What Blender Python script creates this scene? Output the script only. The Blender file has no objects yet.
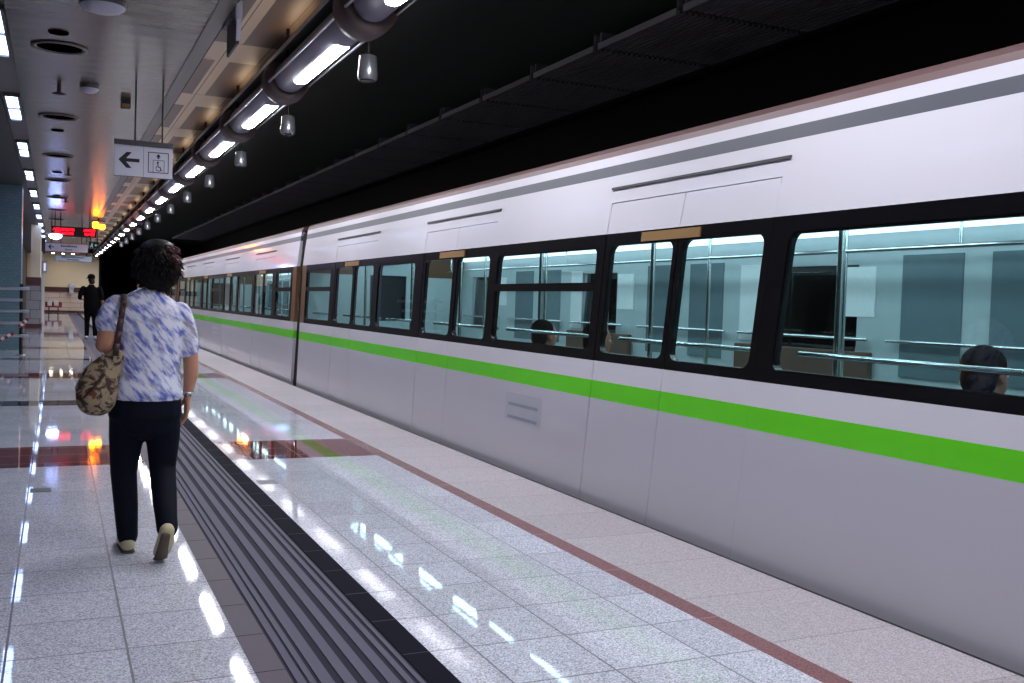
import bpy, bmesh, math, random
from mathutils import Vector, Matrix
random.seed(7)
sc = bpy.context.scene
C = sc.collection
PI = math.pi

# ---------------------------------------------------------------- camera, world, exposure
cam_d = bpy.data.cameras.new('camera'); cam = bpy.data.objects.new('camera', cam_d); C.objects.link(cam)
cam_d.sensor_width = 36.0; cam_d.lens = 35.0; cam_d.clip_start = 0.05; cam_d.clip_end = 400
cam.matrix_world = Matrix(((0.9088148, -0.0140436, -0.4169634, 0),
                           (-0.4159736, 0.0460673, -0.9082081, 0),
                           (0.0319629, 0.9988396, 0.0360248, 1.30),
                           (0, 0, 0, 1)))
sc.camera = cam
w = bpy.data.worlds.new('world'); sc.world = w; w.use_nodes = True
w.node_tree.nodes['Background'].inputs[0].default_value = (0, 0, 0, 1)
w.node_tree.nodes['Background'].inputs[1].default_value = 0.0
vs = sc.view_settings
sc.display_settings.display_device = 'sRGB'
vs.view_transform = 'Standard'; vs.look = 'None'; vs.gamma = 1.0; vs.use_curve_mapping = False
vs.exposure = 0.0
sc.cycles.use_denoising = True
sc.cycles.max_bounces = 8; sc.cycles.transparent_max_bounces = 16
sc.cycles.sample_clamp_indirect = 8.0
TUBE_L, SIDE_L, CAR_L = 85.0, 9.0, 12.0      # lamp radiances: tube lenses, ceiling panels, carriage lamps

# ---------------------------------------------------------------- materials
def lin(c):
    return tuple(((v/255)/12.92 if v/255 <= 0.04045 else (((v/255)+0.055)/1.055)**2.4) for v in c)
class NT:
    def __init__(s, m): s.t = m.node_tree; s.t.nodes.clear(); s.out = s.t.nodes.new('ShaderNodeOutputMaterial')
    def n(s, typ, ins=None, **kw):
        nd = s.t.nodes.new('ShaderNode'+typ)
        for k, v in kw.items(): setattr(nd, k, v)
        for k, v in (ins or {}).items():
            if isinstance(v, bpy.types.NodeSocket): s.t.links.new(v, nd.inputs[k])
            else: nd.inputs[k].default_value = v
        return nd
    def m(s, op, a, b=0.0, c=None):
        i = {0: a, 1: b}
        if c is not None: i[2] = c
        return s.n('Math', i, operation=op).outputs[0]
    def mix(s, f, a, b):
        nd = s.n('Mix', {0: f}, data_type='RGBA')
        for idx, v in ((6, a), (7, b)):
            if isinstance(v, bpy.types.NodeSocket): s.t.links.new(v, nd.inputs[idx])
            else: nd.inputs[idx].default_value = (*v[:3], 1)
        return nd.outputs[2]
    def pos(s):
        g = s.n('NewGeometry'); x = s.n('SeparateXYZ', {0: g.outputs['Position']})
        return g.outputs['Position'], x.outputs[0], x.outputs[1], x.outputs[2]
    def end(s, sh): s.t.links.new(sh, s.out.inputs[0])
def newmat(name):
    m = bpy.data.materials.new(name); m.use_nodes = True; return m, NT(m)
def pbr(T, col, rough=0.5, metal=0.0, spec=0.5, normal=None, coat=0.0, coat_rough=0.05):
    i = {'Roughness': rough, 'Metallic': metal, 'Specular IOR Level': spec, 'Coat Weight': coat, 'Coat Roughness': coat_rough}
    i['Base Color'] = col if isinstance(col, bpy.types.NodeSocket) else (*col[:3], 1)
    if normal is not None: i['Normal'] = normal
    return T.n('BsdfPrincipled', i).outputs[0]
def plain(name, rgb, rough=0.5, metal=0.0, spec=0.5, var=0.06, scale=8.0, coat=0.0):
    m, T = newmat(name); c = lin(rgb)
    p = T.n('TexCoord').outputs['Object']
    no = T.n('TexNoise', {'Vector': p, 'Scale': scale, 'Detail': 4.0}).outputs[0]
    col = T.mix(no, tuple(v*(1-var) for v in c), tuple(min(1, v*(1+var)) for v in c))
    T.end(pbr(T, col, rough, metal, spec, coat=coat)); return m
def emit(name, rgb, strength):
    m, T = newmat(name)
    T.end(T.n('Emission', {0: (*lin(rgb), 1), 1: strength}).outputs[0]); return m
def glass(name, rgb, refl=1.0, rough=0.02):
    m, T = newmat(name)
    t = T.n('BsdfTransparent', {0: (*lin(rgb), 1)}).outputs[0]
    g = T.n('BsdfGlossy', {0: (0.9, 0.95, 0.95, 1), 1: rough}).outputs[0]
    f = T.n('Fresnel', {0: 1.45}).outputs[0]
    f = T.m('MULTIPLY', T.m('MULTIPLY', f, refl), T.m('SUBTRACT', 1.0, T.n('NewGeometry').outputs['Backfacing']))
    T.end(T.n('MixShader', {0: f, 1: t, 2: g}).outputs[0]); return m

def granite(name, base, dark, pale, rough=0.08, gx=0.4, gy=0.4, ox=0.255, oy=0.25, grout=0.0042, gdark=0.2, amp=0.65, spec=0.5):
    m, T = newmat(name)
    P, x, y, z = T.pos()
    n1 = T.n('TexNoise', {'Vector': P, 'Scale': 130.0, 'Detail': 3.0, 'Roughness': 0.6}).outputs[0]
    n2 = T.n('TexVoronoi', {'Vector': P, 'Scale': 190.0}).outputs[1]
    n3 = T.n('TexNoise', {'Vector': P, 'Scale': 0.9, 'Detail': 3.0}).outputs[0]
    sp = T.n('SeparateColor', {0: n2}).outputs[0]
    f = T.m('ADD', T.m('MULTIPLY', n1, 0.7), T.m('MULTIPLY', sp, 0.45))
    f = T.n('MapRange', {0: f, 1: 0.30, 2: 0.78}).outputs[0]
    col = T.mix(f, lin(dark), lin(pale))
    col = T.mix(1-amp, col, lin(base))
    # tiles vary a little from one to the next
    ix = T.m('FLOOR', T.m('DIVIDE', T.m('SUBTRACT', x, ox), gx)); iy = T.m('FLOOR', T.m('DIVIDE', T.m('SUBTRACT', y, oy), gy))
    wn = T.n('TexWhiteNoise', {'Vector': T.n('CombineXYZ', {0: ix, 1: iy}).outputs[0]}, noise_dimensions='3D').outputs[0]
    v = T.m('ADD', 0.86, T.m('ADD', T.m('MULTIPLY', wn, 0.14), T.m('MULTIPLY', n3, 0.12)))
    col = T.n('Mix', {0: 1.0, 6: col, 7: T.n('CombineColor', {0: v, 1: v, 2: v}).outputs[0]}, data_type='RGBA', blend_type='MULTIPLY').outputs[2]
    fx = T.m('FRACT', T.m('DIVIDE', T.m('SUBTRACT', x, ox), gx)); fy = T.m('FRACT', T.m('DIVIDE', T.m('SUBTRACT', y, oy), gy))
    def near(fr, g): return T.m('LESS_THAN', T.m('SUBTRACT', 0.5, T.m('ABSOLUTE', T.m('SUBTRACT', fr, 0.5))), grout/g/1.0)
    gm = T.m('MAXIMUM', near(fx, gx), near(fy, gy))
    col = T.mix(T.m('MULTIPLY', gm, 1-gdark), col, lin((30, 28, 36)))
    rg = T.m('ADD', rough, T.m('MULTIPLY', gm, 0.4))
    bw = T.m('SINE', T.m('MULTIPLY', n3, 9.0))
    bmp = T.n('Bump', {'Strength': 0.02, 'Distance': 0.01, 'Height': T.n('TexNoise', {'Vector': P, 'Scale': 6.0, 'Detail': 1.0}).outputs[0]}).outputs[0]
    T.end(pbr(T, col, rg, 0, spec, bmp)); return m

M = {}
M['granite'] = granite('pale_granite', (184, 185, 204), (98, 100, 124), (246, 246, 255), rough=0.035)
M['granite_red'] = granite('red_granite', (96, 42, 44), (60, 24, 28), (135, 72, 72), rough=0.035, amp=0.5)
M['granite_strip'] = granite('red_brown_strip', (124, 82, 86), (86, 50, 56), (160, 112, 114), rough=0.25, gy=0.8, amp=0.5, gdark=0.8)
M['granite_black'] = granite('black_granite', (38, 38, 46), (18, 18, 24), (70, 70, 80), rough=0.035)
M['granite_edge'] = granite('edge_granite', (172, 164, 170), (120, 110, 120), (215, 210, 218), rough=0.42, gx=0.7, gy=0.6, ox=2.585, oy=0.1, gdark=0.8, spec=0.35)
M['tac_base'] = plain('tactile_dark_tile', (46, 44, 58), 0.7, spec=0.05, scale=3)
M['tac_bar'] = plain('tactile_bar', (94, 91, 108), 0.65, spec=0.08, scale=3)
M['tac_brown'] = plain('tactile_brown_tile', (80, 70, 84), 0.55, spec=0.15, scale=3)
M['tac_black'] = plain('tactile_black_tile', (24, 24, 36), 0.7, spec=0.02, scale=3)
M['rubber'] = plain('rubber', (14, 14, 18), 0.6)

def plank_ceiling():
    m, T = newmat('metal_plank_ceiling')
    P, x, y, z = T.pos()
    fy = T.m('FRACT', T.m('DIVIDE', T.m('SUBTRACT', y, 0.12), 0.30)); fb = T.m('FRACT', T.m('DIVIDE', T.m('SUBTRACT', y, 9.17), 2.5))
    e = T.m('SUBTRACT', 0.5, T.m('ABSOLUTE', T.m('SUBTRACT', fy, 0.5)))
    eb = T.m('SUBTRACT', 0.5, T.m('ABSOLUTE', T.m('SUBTRACT', fb, 0.5)))
    s1 = T.m('LESS_THAN', e, 0.012); s2 = T.m('LESS_THAN', eb, 0.011)
    no = T.n('TexNoise', {'Vector': P, 'Scale': 0.7, 'Detail': 2.0}).outputs[0]
    col = T.mix(no, lin((94, 83, 73)), lin((112, 100, 88)))
    col = T.mix(T.m('MULTIPLY', s1, 0.6), col, lin((20, 18, 18)))
    col = T.mix(T.m('MULTIPLY', s2, 0.9), col, lin((12, 10, 10)))
    wv = T.m('SINE', T.m('MULTIPLY', T.m('DIVIDE', y, 0.30), 2*PI))
    bmp = T.n('Bump', {'Strength': 0.16, 'Distance': 0.005, 'Height': wv}).outputs[0]
    T.end(pbr(T, col, 0.24, 0.1, 0.5, bmp)); return m
M['ceil'] = plank_ceiling()
def bronze_ceiling():
    m, T = newmat('bronze_panel_ceiling')
    P, x, y, z = T.pos()
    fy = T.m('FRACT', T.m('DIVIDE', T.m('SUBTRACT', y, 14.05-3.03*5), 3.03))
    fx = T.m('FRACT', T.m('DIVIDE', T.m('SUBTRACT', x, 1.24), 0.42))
    strip = T.m('MAXIMUM', T.m('LESS_THAN', fy, 0.30), T.m('COMPARE', x, 1.70, 0.08))  # beige bands put warm lamp glow and reflections into the panel colour
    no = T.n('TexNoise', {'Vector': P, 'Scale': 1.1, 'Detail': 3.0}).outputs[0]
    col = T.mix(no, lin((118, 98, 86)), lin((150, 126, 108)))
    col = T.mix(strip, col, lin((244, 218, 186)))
    jo = T.m('MAXIMUM', T.m('LESS_THAN', fx, 0.03), T.m('LESS_THAN', fy, 0.006))
    col = T.mix(T.m('MULTIPLY', jo, 0.7), col, lin((40, 34, 30)))
    T.end(pbr(T, col, 0.42, 0.1, 0.5)); return m
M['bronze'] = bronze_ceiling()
M['ceil_trim'] = plain('ceiling_trim_metal', (112, 106, 104), 0.4, 0.2)
M['dark_ceil'] = plain('dark_side_ceiling', (58, 56, 58), 0.5, 0.2)
M['vault'] = plain('black_vault', (60, 68, 63), 0.42, spec=0.3, scale=1.0)
M['black'] = plain('black_paint', (9, 9, 11), 0.7, spec=0.2)
M['slat'] = plain('dark_slat', (120, 122, 132), 0.45, spec=0.4)
M['slat_edge'] = plain('slat_edge_metal', (165, 165, 170), 0.5, 0.0)
M['wall_dark'] = plain('brown_wall', (70, 58, 52), 0.6, scale=2)
def brick_mat(name, c1, c2, mortar, bw, bh, rough=0.35):
    m, T = newmat(name)
    P, x, y, z = T.pos()
    v = T.n('CombineXYZ', {0: T.m('ADD', x, y), 1: z, 2: 0.0}).outputs[0]
    b = T.n('TexBrick', {'Vector': v, 'Color1': (*lin(c1), 1), 'Color2': (*lin(c2), 1), 'Mortar': (*lin(mortar), 1), 'Scale': 1.0,
                         'Mortar Size': 0.008, 'Brick Width': bw, 'Row Height': bh})
    T.end(pbr(T, b.outputs[0], rough)); return m
M['teal_brick'] = brick_mat('teal_tile', (104, 132, 146), (94, 120, 136), (90, 116, 130), 0.12, 0.06)
M['grey_tile'] = brick_mat('grey_tile', (150, 148, 152), (138, 136, 142), (60, 56, 60), 0.6, 0.32)
M['beige_tile'] = brick_mat('beige_tile', (226, 204, 190), (216, 196, 182), (120, 90, 80), 1.2, 0.30)
M['beige'] = plain('beige_plaster', (236, 220, 190), 0.55, var=0.18, scale=0.5)
M['redbrown'] = plain('red_brown_band', (78, 40, 36), 0.4)
M['steel'] = plain('brushed_steel', (190, 192, 196), 0.28, 0.9)
M['darksteel'] = plain('dark_steel', (52, 52, 56), 0.35, 0.7)
M['rod'] = plain('black_rod', (14, 14, 16), 0.5)
M['tube_body'] = plain('grey_tube_metal', (150, 148, 166), 0.5, 0.0)
M['ring'] = plain('brown_coupling', (92, 78, 78), 0.5, 0.1)
M['beam'] = plain('green_grey_beam', (74, 82, 78), 0.4, 0.35)
M['speaker'] = plain('speaker_aluminium', (150, 152, 160), 0.34, 0.7)
M['lens'] = emit('lit_lens', (250, 250, 255), TUBE_L)
M['added_uplight'] = emit('added_warm_glow', (255, 226, 190), 3.5)  # added glow without a known source, for the bronze ceiling
M['panel_lit'] = emit('lit_ceiling_panel', (170, 198, 255), SIDE_L)
M['pale_lit'] = emit('pale_lit_panel', (190, 205, 240), 1.2)
M['blue_lit'] = emit('blue_white_lamp', (150, 175, 255), 45.0)
M['amber'] = emit('amber_lamp', (255, 120, 10), 40.0)
M['dome'] = plain('white_dome', (186, 186, 206), 0.35)
M['white_sign'] = plain('white_sign_face', (206, 206, 224), 0.4, var=0.02)
M['sign_frame'] = plain('sign_frame', (72, 70, 78), 0.45, 0.3)
M['ink'] = plain('black_ink', (10, 10, 12), 0.5)
M['greyink'] = plain('grey_ink', (90, 90, 100), 0.5)
M['redink'] = plain('red_edge', (190, 60, 70), 0.5)
M['redwhite_r'] = plain('red_paint', (135, 28, 36), 0.45)
M['redwhite_w'] = plain('white_paint', (220, 216, 216), 0.45)
M['green_plate'] = plain('dark_green_plate', (22, 30, 24), 0.35)
M['exit'] = emit('exit_face', (14, 60, 46), 0.5)
M['pale_blue_face'] = plain('pale_blue_sign', (196, 210, 236), 0.4)

# train
def car_white():
    m, T = newmat('train_white')
    p = T.n('TexCoord').outputs['Object']
    no = T.n('TexNoise', {'Vector': p, 'Scale': 0.8, 'Detail': 2.0}).outputs[0]
    col = T.mix(no, lin((214, 212, 224)), lin((222, 220, 231)))
    T.end(pbr(T, col, 0.34, 0.0, 0.5, coat=0.7, coat_rough=0.08)); return m
M['car_white'] = car_white()
M['car_lower'] = plain('train_lower_grey', (192, 190, 202), 0.32, var=0.02, scale=0.8, coat=0.5)
M['car_green'] = plain('train_green', (96, 212, 26), 0.35, var=0.03, coat=0.4)
M['car_grey'] = plain('train_grey', (82, 86, 96), 0.4, var=0.03)
M['car_black'] = plain('train_black_band', (10, 10, 15), 0.22, var=0.05)
M['car_roof'] = plain('train_roof_pinkish', (100, 76, 78), 0.5, var=0.08)
M['car_brown'] = plain('train_end_brown', (104, 72, 48), 0.45, var=0.1)
M['bellows'] = plain('bellows', (30, 20, 16), 0.7)
M['tan'] = plain('tan_label', (146, 112, 70), 0.5)
M['decal_b'] = plain('decal_blue_grey', (136, 146, 164), 0.4)
M['decal_w'] = plain('decal_white', (176, 178, 190), 0.4)
M['seam_dark'] = plain('door_seam_dark', (44, 40, 44), 0.6)
M['slot'] = plain('header_slot', (52, 50, 56), 0.5)
M['void'] = plain('vent_void', (3, 3, 3), 0.9, spec=0.0)
M['far_door'] = plain('far_door_glass', (104, 122, 130), 0.15)
M['poster'] = plain('white_notice', (226, 232, 236), 0.5, var=0.1, scale=30)
M['cove'] = emit('car_cove_lamp', (225, 240, 250), 3.0)
M['seam'] = plain('door_seam_pale', (178, 176, 187), 0.6)
M['win'] = glass('tinted_window', (222, 237, 240), 1.1)
M['lining'] = plain('car_lining', (176, 190, 194), 0.4)
M['far_win'] = glass('far_window', (180, 210, 212), 1.6)
M['car_floor'] = plain('car_floor', (70, 74, 78), 0.5)
M['car_lamp'] = emit('car_ceiling_lamp', (225, 245, 248), CAR_L)
M['seat'] = plain('brown_seat', (92, 70, 58), 0.7)
M['chrome'] = plain('chrome_rail', (215, 222, 222), 0.15, 1.0)

# ---------------------------------------------------------------- mesh helpers
def tag(o, label=None, cat=None, group=None, kind=None):
    if label: o['label'] = label
    if cat: o['category'] = cat
    if group: o['group'] = group
    if kind: o['kind'] = kind
    return o
def empty(name, loc=(0, 0, 0)):
    o = bpy.data.objects.new(name, None); o.location = loc; o.empty_display_size = 0.1; C.objects.link(o); return o
class MB:
    def __init__(s, shear=0.0): s.v = []; s.f = []; s.mi = []; s.mats = []; s.sm = []; s.shear = shear
    def mat(s, m):
        if m not in s.mats: s.mats.append(m)
        return s.mats.index(m)
    def add(s, vs, fs, m, smooth=False):
        b = len(s.v); k = s.mat(m)
        for x, y, z in vs:
            if s.shear and z > 1.796 and x < 3.6: x += 0.09*(z-1.796)      # the carriage side leans in above the windows
            s.v.append((x, y-s.shear*(z-1.37), z))
        for f in fs: s.f.append(tuple(b+i for i in f)); s.mi.append(k); s.sm.append(smooth)
    def box(s, x0, x1, y0, y1, z0, z1, m):
        s.add([(x0,y0,z0),(x1,y0,z0),(x1,y1,z0),(x0,y1,z0),(x0,y0,z1),(x1,y0,z1),(x1,y1,z1),(x0,y1,z1)],
              [(0,3,2,1),(4,5,6,7),(0,1,5,4),(1,2,6,5),(2,3,7,6),(3,0,4,7)], m)
    def cyl(s, p0, p1, r, m, n=14, r1=None, caps=True):
        p0 = Vector(p0); p1 = Vector(p1); r1 = r if r1 is None else r1
        t = (p1-p0).normalized(); a = t.orthogonal().normalized(); b = t.cross(a)
        vs = []
        for p, rr in ((p0, r), (p1, r1)):
            for i in range(n):
                q = p+(a*math.cos(2*PI*i/n)+b*math.sin(2*PI*i/n))*rr; vs.append(tuple(q))
        s.add(vs, [(i, (i+1) % n, n+(i+1) % n, n+i) for i in range(n)], m, True)
        if caps:
            s.add(vs[:n], [tuple(range(n))[::-1]], m); s.add(vs[n:], [tuple(range(n))], m)
    def tube(s, pts, r, m, n=10):
        for a, b in zip(pts, pts[1:]): s.cyl(a, b, r, m, n)
    def lathe(s, prof, c, m, n=24, axis='z', smooth=True):
        vs = []
        for r, h in prof:
            for i in range(n):
                ca, sa = math.cos(2*PI*i/n)*r, math.sin(2*PI*i/n)*r
                q = (ca, sa, h) if axis == 'z' else (ca, h, sa)
                vs.append((c[0]+q[0], c[1]+q[1], c[2]+q[2]))
        fs = []
        for k in range(len(prof)-1):
            for i in range(n): fs.append((k*n+i, k*n+(i+1) % n, (k+1)*n+(i+1) % n, (k+1)*n+i))
        s.add(vs, fs, m, smooth)
        s.add(vs[:n], [tuple(range(n))], m); s.add(vs[-n:], [tuple(range(n))], m)
    def poly(s, pts, d, m):                                  # closed outline pts extruded along vector d
        n = len(pts); d = Vector(d)
        vs = [tuple(p) for p in pts]+[tuple(Vector(p)+d) for p in pts]
        s.add(vs, [tuple(range(n))[::-1], tuple(range(n, 2*n))]+[(i, (i+1) % n, n+(i+1) % n, n+i) for i in range(n)], m)
    def build(s, name, parent=None, bevel=0.0, fix=True):
        me = bpy.data.meshes.new(name); me.from_pydata(s.v, [], s.f)
        for m in s.mats: me.materials.append(m)
        for p, k, q in zip(me.polygons, s.mi, s.sm): p.material_index = k; p.use_smooth = q
        if fix:
            bm = bmesh.new(); bm.from_mesh(me)
            bmesh.ops.recalc_face_normals(bm, faces=bm.faces); bm.to_mesh(me); bm.free()
        o = bpy.data.objects.new(name, me); C.objects.link(o)
        if parent: o.parent = parent; o.matrix_parent_inverse = Matrix.Identity(4); o.location = -parent.location if parent.type == 'EMPTY' else (0, 0, 0)
        if bevel > 0:
            b = o.modifiers.new('bevel', 'BEVEL'); b.width = bevel; b.segments = 2; b.limit_method = 'ANGLE'
        return o
def copy_tree(o, dloc=None, parent=None):
    c = o.copy(); C.objects.link(c)
    if parent: c.parent = parent
    elif dloc: c.location = Vector(o.location)+Vector(dloc)
    for ch in list(o.children): copy_tree(ch, None, c)
    return c
def struct(o): o['kind'] = 'structure'; return o
ORD = 'first second third fourth fifth sixth seventh eighth ninth tenth eleventh twelfth'.split()

# ---------------------------------------------------------------- the setting
XE, XR0, XR1, XT0, XT1, XL = 3.27, 2.49, 2.595, 0.645, 1.285, -1.60
Y0, Y1 = -14.0, 68.0
RED = [(-6.3, -5.3), (0.4-8*0, 0.4), (8.07, 9.12), (16.3, 17.3), (24.5, 25.5), (32.6, 33.6), (41, 42), (49, 50), (57, 58)]
BLK = [(12.4, 12.97), (20.6, 21.1), (28.8, 29.3), (37, 37.5), (45, 45.5)]
cuts = sorted({Y0, Y1, *[v for p in RED for v in p], *[v for p in BLK for v in p]})
f = MB()
def band(y):
    if any(a <= y <= b for a, b in RED): return 'granite_red'
    if any(a <= y <= b for a, b in BLK): return 'granite_black'
    return 'granite'
for a, b in zip(cuts, cuts[1:]):
    if b-a < 1e-6: continue
    mm = M[band((a+b)/2)]
    for x0, x1 in ((XL, XT0), (XT1, XR0)): 
        g = mm
        if mm is M['granite_black'] and x0 > 0: g = M['granite']
        f.box(x0, x1, a, b, -0.25, 0, g)
    f.box(XR0, XR1, a, b, -0.25, 0, M['granite_strip'])
f.box(XR1, XE-0.03, Y0, Y1, -0.25, 0, M['granite_edge'])
f.box(XE-0.03, XE, Y0, Y1, -0.25, -0.004, M['rubber'])
f.box(XT0, XT1, Y0, Y1, -0.25, -0.0025, M['tac_base'])
struct(f.build('floor'))
t = MB()
t.box(XT0, XT0+0.105, Y0, Y1, -0.006, 0.001, M['tac_brown'])
t.box(XT0+0.535, XT1, Y0, Y1, -0.006, 0.001, M['tac_black'])
for a, b in ((.118,.146),(.156,.178),(.192,.236),(.266,.306),(.336,.376),(.406,.446),(.466,.490),(.506,.524)):
    t.box(XT0+a, XT0+b, Y0, Y1, -0.004, 0.0012, M['tac_bar'])
k = 0
y = 0.25-0.4*30
while y < 40:                                              # the joints between the ribbed tiles
    t.box(XT0+0.001, XT0+0.104, y-0.0015, y+0.0015, -0.005, 0.0014, M['tac_black']); t.box(XT0+0.536, XT1-0.001, y-0.0015, y+0.0015, -0.005, 0.0014, M['tac_bar']); y += 0.4
struct(t.build('trim_1'))
ins = MB(); ins.box(-0.135, -0.01, 7.06, 7.2, -0.01, 0.0015, M['greyink']); ins.box(1.31, 1.44, 6.98, 7.14, -0.01, 0.0015, M['greyink'])
struct(ins.build('trim_2'))
wl = MB(); wl.box(-0.3+XE, XE, Y0, Y1, -1.25, -0.25, M['black']); struct(wl.build('wall_platform_edge'))
tb = MB(); tb.box(XE-0.3, 8.6, Y0, 140, -1.45, -1.25, M['black'])
for xr in (3.9, 5.35): tb.box(xr-.035, xr+.035, Y0, 140, -1.25, -1.1, M['darksteel'])
struct(tb.build('floor_track_bed'))
wr = MB(); wr.box(8.2, 8.5, Y0, 140, -1.3, 4.7, M['black']); wr.box(8.05, 8.2, Y0, 140, 2.05, 2.12, M['slat'])
for z in (2.5, 2.75, 3.0): wr.cyl((8.12, Y0, z), (8.12, 140, z), 0.03, M['slat'], 8)
struct(wr.build('wall_right'))
v = MB(); v.box(2.32, 8.5, Y0, 140, 4.6, 4.8, M['vault']); v.box(2.32, 2.36, Y0, Y1, 3.98, 4.6, M['black']); struct(v.build('ceiling_track'))
te = MB(); te.box(2.4, 8.5, 140, 140.2, -1.4, 4.8, M['black']); te.box(2.4, 2.6, 68, 140, -1.4, 4.8, M['black']); struct(te.build('wall_tunnel_end'))
c = MB(); c.box(-0.40, 1.10, Y0, Y1, 3.55, 3.70, M['ceil']); struct(c.build('ceiling'))
c = MB(); c.box(1.10, 1.225, Y0, Y1, 3.54, 3.72, M['ceil_trim']); c.box(1.225, 1.245, Y0, Y1, 3.56, 4.05, M['black']); struct(c.build('trim_3'))
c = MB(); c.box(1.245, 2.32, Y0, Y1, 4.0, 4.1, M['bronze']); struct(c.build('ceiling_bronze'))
c = MB(); c.box(XL, -0.62, Y0, Y1, 3.55, 3.70, M['dark_ceil']); c.box(-0.62, -0.40, Y0, Y1, 3.60, 3.70, M['ceil_trim']); struct(c.build('ceiling_side'))
wl = MB(); wl.box(XL-0.2, XL, Y0, Y1, -0.2, 3.7, M['wall_dark']); struct(wl.build('wall_left'))
# end wall: beige upper part, red-brown rail, pale panels, dark plinth
e = MB()
e.box(XL, 2.4, 67.0, 67.4, 1.55, 3.7, M['beige']); e.box(XL, 2.4, 66.94, 67.4, 1.25, 1.55, M['redbrown'])
e.box(XL, 2.4, 67.0, 67.4, 0.12, 1.25, M['beige_tile']); e.box(XL, 2.4, 66.95, 67.4, 0.0, 0.12, M['redbrown'])
struct(e.build('wall_end'))
bk = MB(); bk.box(XL-.2, 8.5, Y0-0.2, Y0, -1.4, 4.8, M['wall_dark']); struct(bk.build('wall_back'))
# piers on the left
p = MB(); p.box(-1.38, -0.69, 24.0, 24.9, 0, 3.55, M['teal_brick']); struct(p.build('wall_pier'))
p = MB()
p.box(-0.80, -0.50, 38.0, 40.0, 1.75, 3.55, M['beige']); p.box(-0.95, -0.48, 37.98, 40.0, 1.46, 1.75, M['redbrown'])
p.box(-0.93, -0.46, 38.0, 40.0, 0.15, 1.46, M['grey_tile']); p.box(-0.95, -0.44, 37.97, 40.0, 0.0, 0.15, M['redbrown'])
struct(p.build('wall_pier_tiled'))
p = MB(); p.box(-0.75, -0.56, 48.0, 48.3, 0.0, 3.0, M['redwhite_w']); p.box(-0.9, -0.45, 48.0, 48.3, 3.0, 3.55, M['wall_dark']); struct(p.build('trim_4'))
# slatted panels under the black vault, a row of countable frames
for i in range(30):
    ya = 5.35+1.78*i
    s = MB()
    for j in range(22): s.box(5.90+0.075*j, 5.94+0.075*j, ya, ya+1.66, 4.42, 4.46, M['slat'])
    s.box(5.86, 5.885, ya, ya+1.66, 4.40, 4.47, M['slat_edge'])
    s.box(5.885, 7.6, ya, ya+0.03, 4.45, 4.6, M['slat']); s.box(5.885, 7.6, ya+1.63, ya+1.66, 4.45, 4.6, M['slat'])
    o = s.build('slatted_ceiling_panel')
    tag(o, 'dark slatted panel under the black ceiling over the tracks, %s' % (('%s of the row from the near end' % ORD[i]) if i < 8 else 'far along the row'), 'ceiling panel', 'slatted panels over the track')

# ---------------------------------------------------------------- tube lights over the platform edge
XB, ZB = 2.20, 3.62
def tube_light(yc):
    r = empty('tube_light', (XB, yc, ZB))
    b = MB(); b.lathe([(0.10, -1.36), (0.155, -1.34), (0.155, 1.34), (0.10, 1.36)], (XB, yc, ZB), M['tube_body'], 28, 'y'); b.build('housing', r)
    l = MB(); n = 10; vs = []; L = 0.84
    for yy, k in ((-L, .55), (-L+.03, .85), (-L+.08, 1), (L-.08, 1), (L-.03, .85), (L, .55)):
        for i in range(n+1):
            a = math.radians(-90+(-26+52*i/n)*k); vs.append((XB+math.cos(a)*0.159, yc+yy, ZB+math.sin(a)*0.159))
    l.add(vs, [(k*(n+1)+i, k*(n+1)+i+1, (k+1)*(n+1)+i+1, (k+1)*(n+1)+i) for k in range(5) for i in range(n)], M['lens'], True)
    l.build('lens', r, fix=False)
    u = MB(); u.box(XB-0.13, XB-0.05, yc-0.10, yc+1.00, 3.825, 3.835, M['added_uplight']); u.build('added_uplight', r)  # added glowing strip, unseen above the tray, brightens the bronze panels
    for sx in (-1, 1):
        q = MB(); q.cyl((XB+sx*0.205, yc-1.36, ZB-0.06), (XB+sx*0.205, yc+1.36, ZB-0.06), 0.014, M['steel'], 8); q.build('side_rail', r)
    k = MB()                                               # the wide collar that joins this light to the next
    k.lathe([(0.158, -0.16), (0.205, -0.17), (0.232, -0.15), (0.240, -0.06), (0.240, 0.06), (0.232, 0.15), (0.205, 0.17), (0.158, 0.16)], (XB, yc+1.515, ZB), M['ring'], 32, 'y')
    k.build('collar', r)
    h = MB(); h.cyl((XB-0.12, yc+0.87, ZB+0.10), (XB-0.12, yc+0.87, 4.0), 0.018, M['rod'], 8); h.build('hanger_rod', r)
    return r
tl = tube_light(9.28-3.03)
NT_ = 23
for i in range(-4, NT_-3):
    yv = 9.28-3.03+3.03*i
    if yv > 66: break
    o = tl if i == 0 else copy_tree(tl, (0, 3.03*i, 0))
    if i < 0: lb = 'round grey tube light with white lens, nearer than the one cut by the top edge'
    elif i < 9: lb = 'round grey tube light with glowing white lens, %s visible from the top edge' % ORD[i]
    else: lb = 'small distant tube light in the row running toward the end wall'
    tag(o, lb, 'ceiling light', 'tube lights above the platform edge')
b = MB(); b.box(XB-0.17, XB+0.16, Y0, Y1-1.2, 3.79, 3.82, M['beam']); b.box(XB+0.10, XB+0.16, Y0, Y1-1.2, 3.82, 3.92, M['beam'])
b.box(XB-0.18, XB-0.17, Y0, Y1-1.2, 3.78, 3.825, M['steel'])
tag(b.build('cable_tray'), 'long grey green cable tray carrying the row of tube lights', 'cable tray')
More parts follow.
